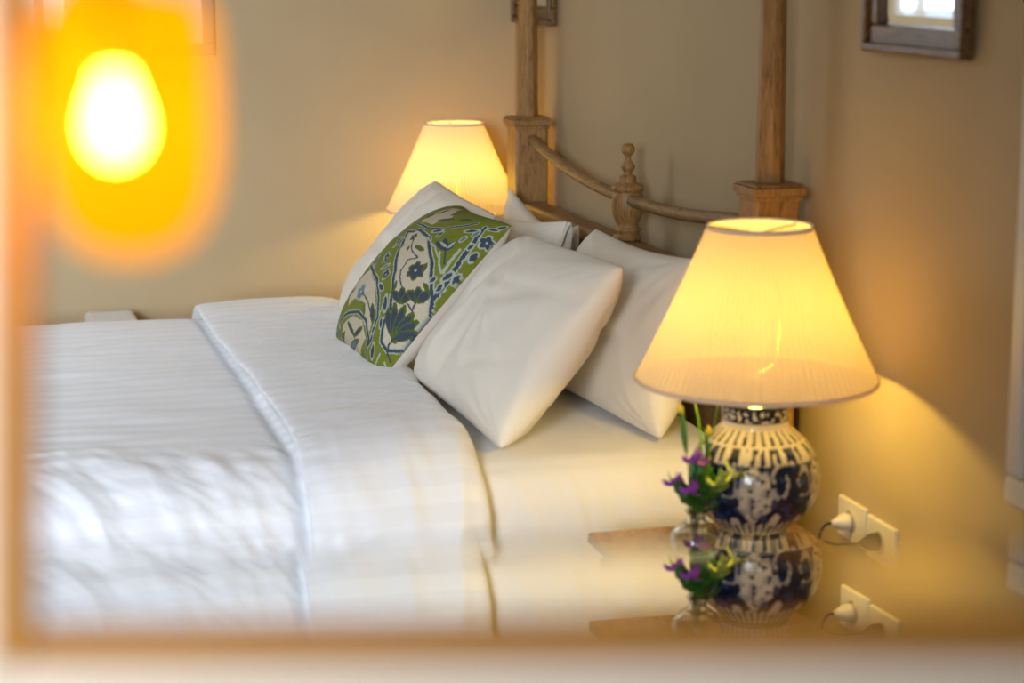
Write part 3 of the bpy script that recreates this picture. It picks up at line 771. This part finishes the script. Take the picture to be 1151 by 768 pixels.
for i, (px, py, y, kind, lab, cat) in enumerate([
    (780, 519, -.50, 'purple', 'purple flower highest in the glass vase', 'flower'),
    (788, 526, -.47, 'purple', 'purple flower just right of and below the highest purple bloom', 'flower'),
    (758, 545, -.49, 'purple', 'purple flower leaning out to the left of the vase', 'flower'),
    (776, 553, -.51, 'purple', 'lowest purple flower, close above the vase neck', 'flower'),
    (828, 532, -.49, 'green', 'pale green leafy sprig leaning right against the porcelain lamp base', 'sprig'),
    (808, 545, -.51, 'green', 'pale green sprig upright between purple blooms and lamp base', 'sprig'),
    (782, 545, -.48, 'leafy', 'dark green leafy sprig filling the neck of the vase', 'sprig'),
    (800, 540, -.46, 'leafy', 'dark green leafy sprig rising right of the purple blooms', 'sprig'),
    (765, 462, -.47, 'blade', 'tall thin stem with a yellow tip leaning left over the bed', 'flower'),
    (797, 486, -.48, 'blade', 'upright stem with a yellow bud against the lamp shoulder', 'flower'),
    (807, 454, -.46, 'grass', 'tall green grass blade reaching up to the lampshade edge', 'grass blade')]):
    sprig('flower_sprig' if cat == 'sprig' else cat.replace(' ', '_'), lab, cat, P3(px, py, y), y, kind, FG, i + 11)

# ------------------------------------------------------------------ sockets and plugs
def socket(label, y, z):
    t = thing('wall_socket', label, 'socket', (XW, y, z), (0, 0, 0), 'wall sockets above the nightstand')
    bm = bx(-.011, 0, -.062, .062, -.042, .042)
    obj('cover_plate', bm, M['plastic'], t, False, .004, 3)
    bm = lathe([(0, -.0118), (.018, -.0118), (.018, -.0116), (.021, -.0116), (.021, -.0132), (.0235, -.0132), (.0235, -.0105), (0, -.0105)], 36, (0, 0, 0), None, None, False)
    o = obj('socket_well', bm, M['hole'], t, True); o.rotation_euler = (0, R(90), 0)
    return t
socket('cream wall socket nearer the lamp, with a cream plug and black cord in it', -.274, Z0 - .668)
socket('cream wall socket farther right, with a black plug in it', -.406, Z0 - .674)
def plug(label, y, z, m, pts, name):
    t = thing(name, label, 'plug', (XW - .0135, y, z), (0, 0, 0), 'plugs in the wall sockets')
    o = obj('plug_body', lathe([(0, 0), (.017, 0), (.018, .008), (.016, .02), (.009, .032), (.005, .040), (0, .040)], 28), m, t, True); o.rotation_euler = (0, R(-90), 0)
    obj('cord', tube([(p[0] - XW + .0135, p[1] - y, p[2] - z) for p in pts], .0028, 8), M['black'], t, True)
plug('cream plug with a black cord hanging from the socket nearer the lamp', -.274, Z0 - .668, M['plastic'],
     [(.04, -.274, Z0 - .668), (.022, -.274, Z0 - .672), (.012, -.272, Z0 - .70), (.03, -.266, Z0 - .76), (.045, -.26, Z0 - .95)], 'power_plug')
plug('black plug with a cord trailing left from the right-hand socket', -.405, Z0 - .672, M['black'],
     [(.04, -.405, Z0 - .672), (.02, -.395, Z0 - .675), (.008, -.36, Z0 - .685), (.008, -.30, Z0 - .70), (.03, -.25, Z0 - .76), (.045, -.24, Z0 - .95)], 'power_plug')

# ------------------------------------------------------------------ mirrors on the headboard wall
def wall_mirror(label, yc, zb):
    t = thing('wall_mirror', label, 'mirror', (XW - .002, yc, zb), (0, 0, 0), 'small mirrors on the headboard wall')
    w, h, f = .20, .52, .052
    for i, (a, b, c, d) in enumerate(((-w, w, 0, f), (-w, w, h - f, h), (-w, -w + f, f, h - f), (w - f, w, f, h - f))):
        bm = bmesh.new()
        box(bm, -.020, 0, a, b, c, d)
        # raised outer rib
        if i == 0: box(bm, -.030, -.018, a, b, c, c + .018)
        if i == 1: box(bm, -.030, -.018, a, b, d - .018, d)
        if i == 2: box(bm, -.030, -.018, a, a + .018, c - f + .018, d + f - .018)
        if i == 3: box(bm, -.030, -.018, b - .018, b, c - f + .018, d + f - .018)
        obj('frame_side', bm, M['walnut'], t, False, .005, 3)
    bm = bmesh.new()                                     # bevelled mirror plate
    o_ = [(-w + f, f), (w - f, f), (w - f, h - f), (-w + f, h - f)]; k = .020
    i_ = [(-w + f + k, f + k), (w - f - k, f + k), (w - f - k, h - f - k), (-w + f + k, h - f - k)]
    A = [bm.verts.new((-.006, *p)) for p in o_]; B = [bm.verts.new((-.0085, *p)) for p in i_]; D = [bm.verts.new((-.002, *p)) for p in o_]
    for q in range(4):
        r = (q + 1) % 4; bm.faces.new((A[q], A[r], B[r], B[q])); bm.faces.new((D[q], D[r], A[r], A[q]))
    bm.faces.new(B); bm.faces.new(D)
    obj('mirror_plate', bm, M['mirror'], t)
wall_mirror('small wood framed mirror on the wall above the near lamp, right', -.487, Z0 + .286)
wall_mirror('small wood framed mirror on the wall behind the far bedpost', 1.99, Z0 + .262)

pf = thing('wall_picture', 'narrow framed picture on the far wall, mostly behind the amber pendant', 'picture', (-1.02, YF - .002, Z0 + .17))
bm = bmesh.new()
for a in ((-.16, .16, 0, .035), (-.16, .16, .465, .5), (-.16, -.125, .035, .465), (.125, .16, .035, .465)): box(bm, a[0], a[1], -.022, 0, a[2], a[3])
obj('picture_frame', bm, mat('grey_frame_paint', (.23, .19, .19), .5), pf, False, .003)
obj('print', bx(-.125, .125, -.010, -.004, .035, .465), mat('pale_print', (.62, .56, .50), .6), pf)

# ------------------------------------------------------------------ white stool behind the bed
st = thing('stool', 'white padded stool just showing behind the far edge of the bed', 'stool', (-1.21, 2.06, 0))
obj('seat', bx(-.075, .075, -.10, .10, Z0 - .66, Z0 - .583), M['white_seat'], st, False, .02, 4)
for sx in (-1, 1):
    for sy in (-1, 1): obj('leg', lathe([(.010, 0), (.014, Z0 - .66)], 14, (sx * .05, sy * .075, 0)), M['oak'], st, True)

# ------------------------------------------------------------------ big mirror frame and pendant close to the viewer
FD = 1.0
c0 = CAM + vF * FD
hA = R(3.4)
fh = (vR * math.cos(hA) + vF * math.sin(hA)).normalized(); fv = vU.copy(); fn = fh.cross(fv).normalized()   # fn points back to the viewer
if fn.dot(vF) > 0: fn = -fn
MF = Matrix((fh, fv, -fn)).transposed().to_4x4(); MF.translation = c0
fr = thing('mirror_frame', 'blurred pale frame with amber wood inner edge, nearest the viewer at left and bottom', 'mirror')
PX = FD / 2238.06
x0 = (46 - 575.5) * PX; y0 = (384 - 698) * PX; x1 = x0 + .66; y1 = y0 + .62
lip = .019; bw = .11
def fbox(name, a, b, c, d, e, f, m, bev=.003):
    o = obj(name, bx(a, b, c, d, e, f), m, fr, False, bev, 3); o.matrix_world = MF; o.parent = fr; return o
XA, XB, YA, YB = x0 - lip, x1 + lip, y0 - lip, y1 + lip
fbox('border', XA - bw, XA, YA - bw, YB + bw, -.008, .022, M['framep']); fbox('border', XB, XB + bw, YA - bw, YB + bw, -.008, .022, M['framep'])
fbox('border', XA, XB, YA - bw, YA, -.008, .022, M['framep']); fbox('border', XA, XB, YB, YB + bw, -.008, .022, M['framep'])
fbox('inner_edge', XA, x0, YA, YB, -.014, .016, M['amber'], .006); fbox('inner_edge', x1, XB, YA, YB, -.014, .016, M['amber'], .006)
fbox('inner_edge', x0, x1, YA, y0, -.014, .016, M['amber'], .006); fbox('inner_edge', x0, x1, y1, YB, -.014, .016, M['amber'], .006)
# bevelled glass along the lower edge: thick above, thin at the wood
bm = bmesh.new(); bh = .0350; tk = bh * math.tan(R(6.9))
sec = [(y0 - .001, 0.0), (y0 - .001, .0015), (y0 + bh + .0006, .0015 + tk), (y0 + bh, 0.0)]
A = [bm.verts.new((x0, a, b)) for a, b in sec]; B = [bm.verts.new((x1, a, b)) for a, b in sec]
for i in range(4): bm.faces.new((A[i], A[(i + 1) % 4], B[(i + 1) % 4], B[i]))
bm.faces.new(A); bm.faces.new(B)
g = obj('bevelled_glass', bm, M['bevel'], fr); g.matrix_world = MF; g['label'] = 'clear bevelled glass strip'
# uprights carrying the frame
for xx in (XA - bw - .03, XB + bw + .03):
    p = MF @ Vector((xx, 0, .01))
    obj('stand_post', bx(p.x - .018, p.x + .018, p.y - .018, p.y + .018, 0, p.z + .1), M['trimw'], fr, False, .004)
    obj('stand_foot', bx(p.x - .03, p.x + .03, p.y - .22, p.y + .22, 0, .04), M['trimw'], fr, False, .008)

pd = .93
pc = CAM + (vF + vR * ((145 - 575.5) / 2238.06) + vU * ((384 - 165) / 2238.06)) * pd
pen = thing('pendant_lamp', 'small glowing amber glass pendant lamp, out of focus at the top left', 'lamp', pc)
u = pd / 2238.06
gp = [(p[0] * u * 1.17, p[1] * u * 1.06) for p in spline([(16, 170, 0), (50, 166, 0), (74, 150, 0), (82, 115, 0), (83, 50, 0), (83, 0, 0), (77, -50, 0), (60, -90, 0), (34, -112, 0), (1, -119, 0)], 8)]
obj('glass_shade', lathe(gp, 64, (0, 0, 0), None, lambda th, z: .0007 * math.sin(th * 14), False), M['amberglass'], pen, True)
dp = obj('glass_leaf', lathe([(p[0] * u, p[1] * u) for p in spline([(1, -78, 0), (34, -62, 0), (56, -20, 0), (56, 20, 0), (34, 60, 0), (1, 78, 0)], 6)], 32), M['amberleaf'], pen, True)
dp.location = vR * (-56 * u) + vU * (150 * u) + vF * .035; dp.rotation_euler = (0, R(35), 0)
obj('pendant_cap', lathe([(0, 182 * u), (10 * u, 182 * u), (26 * u, 172 * u), (30 * u, 160 * u), (12 * u, 160 * u), (0, 160 * u)], 32), M['brass'], pen, True)
obj('bulb_holder', lathe([(0, 160 * u), (9 * u, 160 * u), (9 * u, 82 * u), (0, 82 * u)], 20), M['black'], pen, True).location = vR * (-14 * u)
bl = obj('bulb', lathe([(p[0] * u, p[1] * u) for p in ((0, 79), (11, 78), (14, 66), (22, 45), (27, 26), (24, 6), (13, -7), (0, -11))], 28), M['glow'], pen, True); bl.location = vR * (-14 * u)
obj('cord', tube([(0, 0, 182 * u), (0, 0, .5), (0, 0, H - pc.z)], .0022, 8, None, 1), M['black'], pen, True)

# ------------------------------------------------------------------ daylight, plus fill on the near frame
def area(name, loc, to, sx, sy, e, col):
    o = light(name, 'AREA', loc, e, col, None, shape='RECTANGLE', size=sx, size_y=sy)
    o.rotation_euler = (Vector(to) - Vector(loc)).to_track_quat('-Z', 'Y').to_euler(); return o
d1 = area('daylight_and_fill', (-3.5, YN - .09, 2.1), (-2.5, .4, .55), 1.45, 1.5, 80, (.76, .86, 1.0)); d1.data.spread = R(62)
d2 = area('daylight_and_fill', (-1.65, YN - .09, 1.75), (-1.6, -2.9, 1.55), .8, 1.5, 2.1, (.86, .92, 1.0)); d2.data.spread = R(50)  # added fill light, aimed and narrowed onto the near frame's face
area('daylight_and_fill', ((FW[0] + FW[1]) / 2, YF + .10, 1.9), ((FW[0] + FW[1]) / 2, 0, .9), 0.85, .8, 13, (.78, .89, 1.0))

w = bpy.data.worlds.new('world'); SC.world = w; w.use_nodes = True
w.node_tree.nodes['Background'].inputs[0].default_value = (.75, .86, 1, 1); w.node_tree.nodes['Background'].inputs[1].default_value = .3

SC.view_settings.view_transform = 'Standard'; SC.view_settings.look = 'None'; SC.view_settings.gamma = 1
SC.view_settings.exposure = 0.0; SC.view_settings.use_curve_mapping = False
SC.cycles.max_bounces = 10; SC.cycles.diffuse_bounces = 5; SC.cycles.glossy_bounces = 4; SC.cycles.transmission_bounces = 8; SC.cycles.transparent_max_bounces = 10
SC.cycles.caustics_reflective = False; SC.cycles.caustics_refractive = False
SC.cycles.sample_clamp_indirect = 4.0; SC.cycles.use_denoising = True
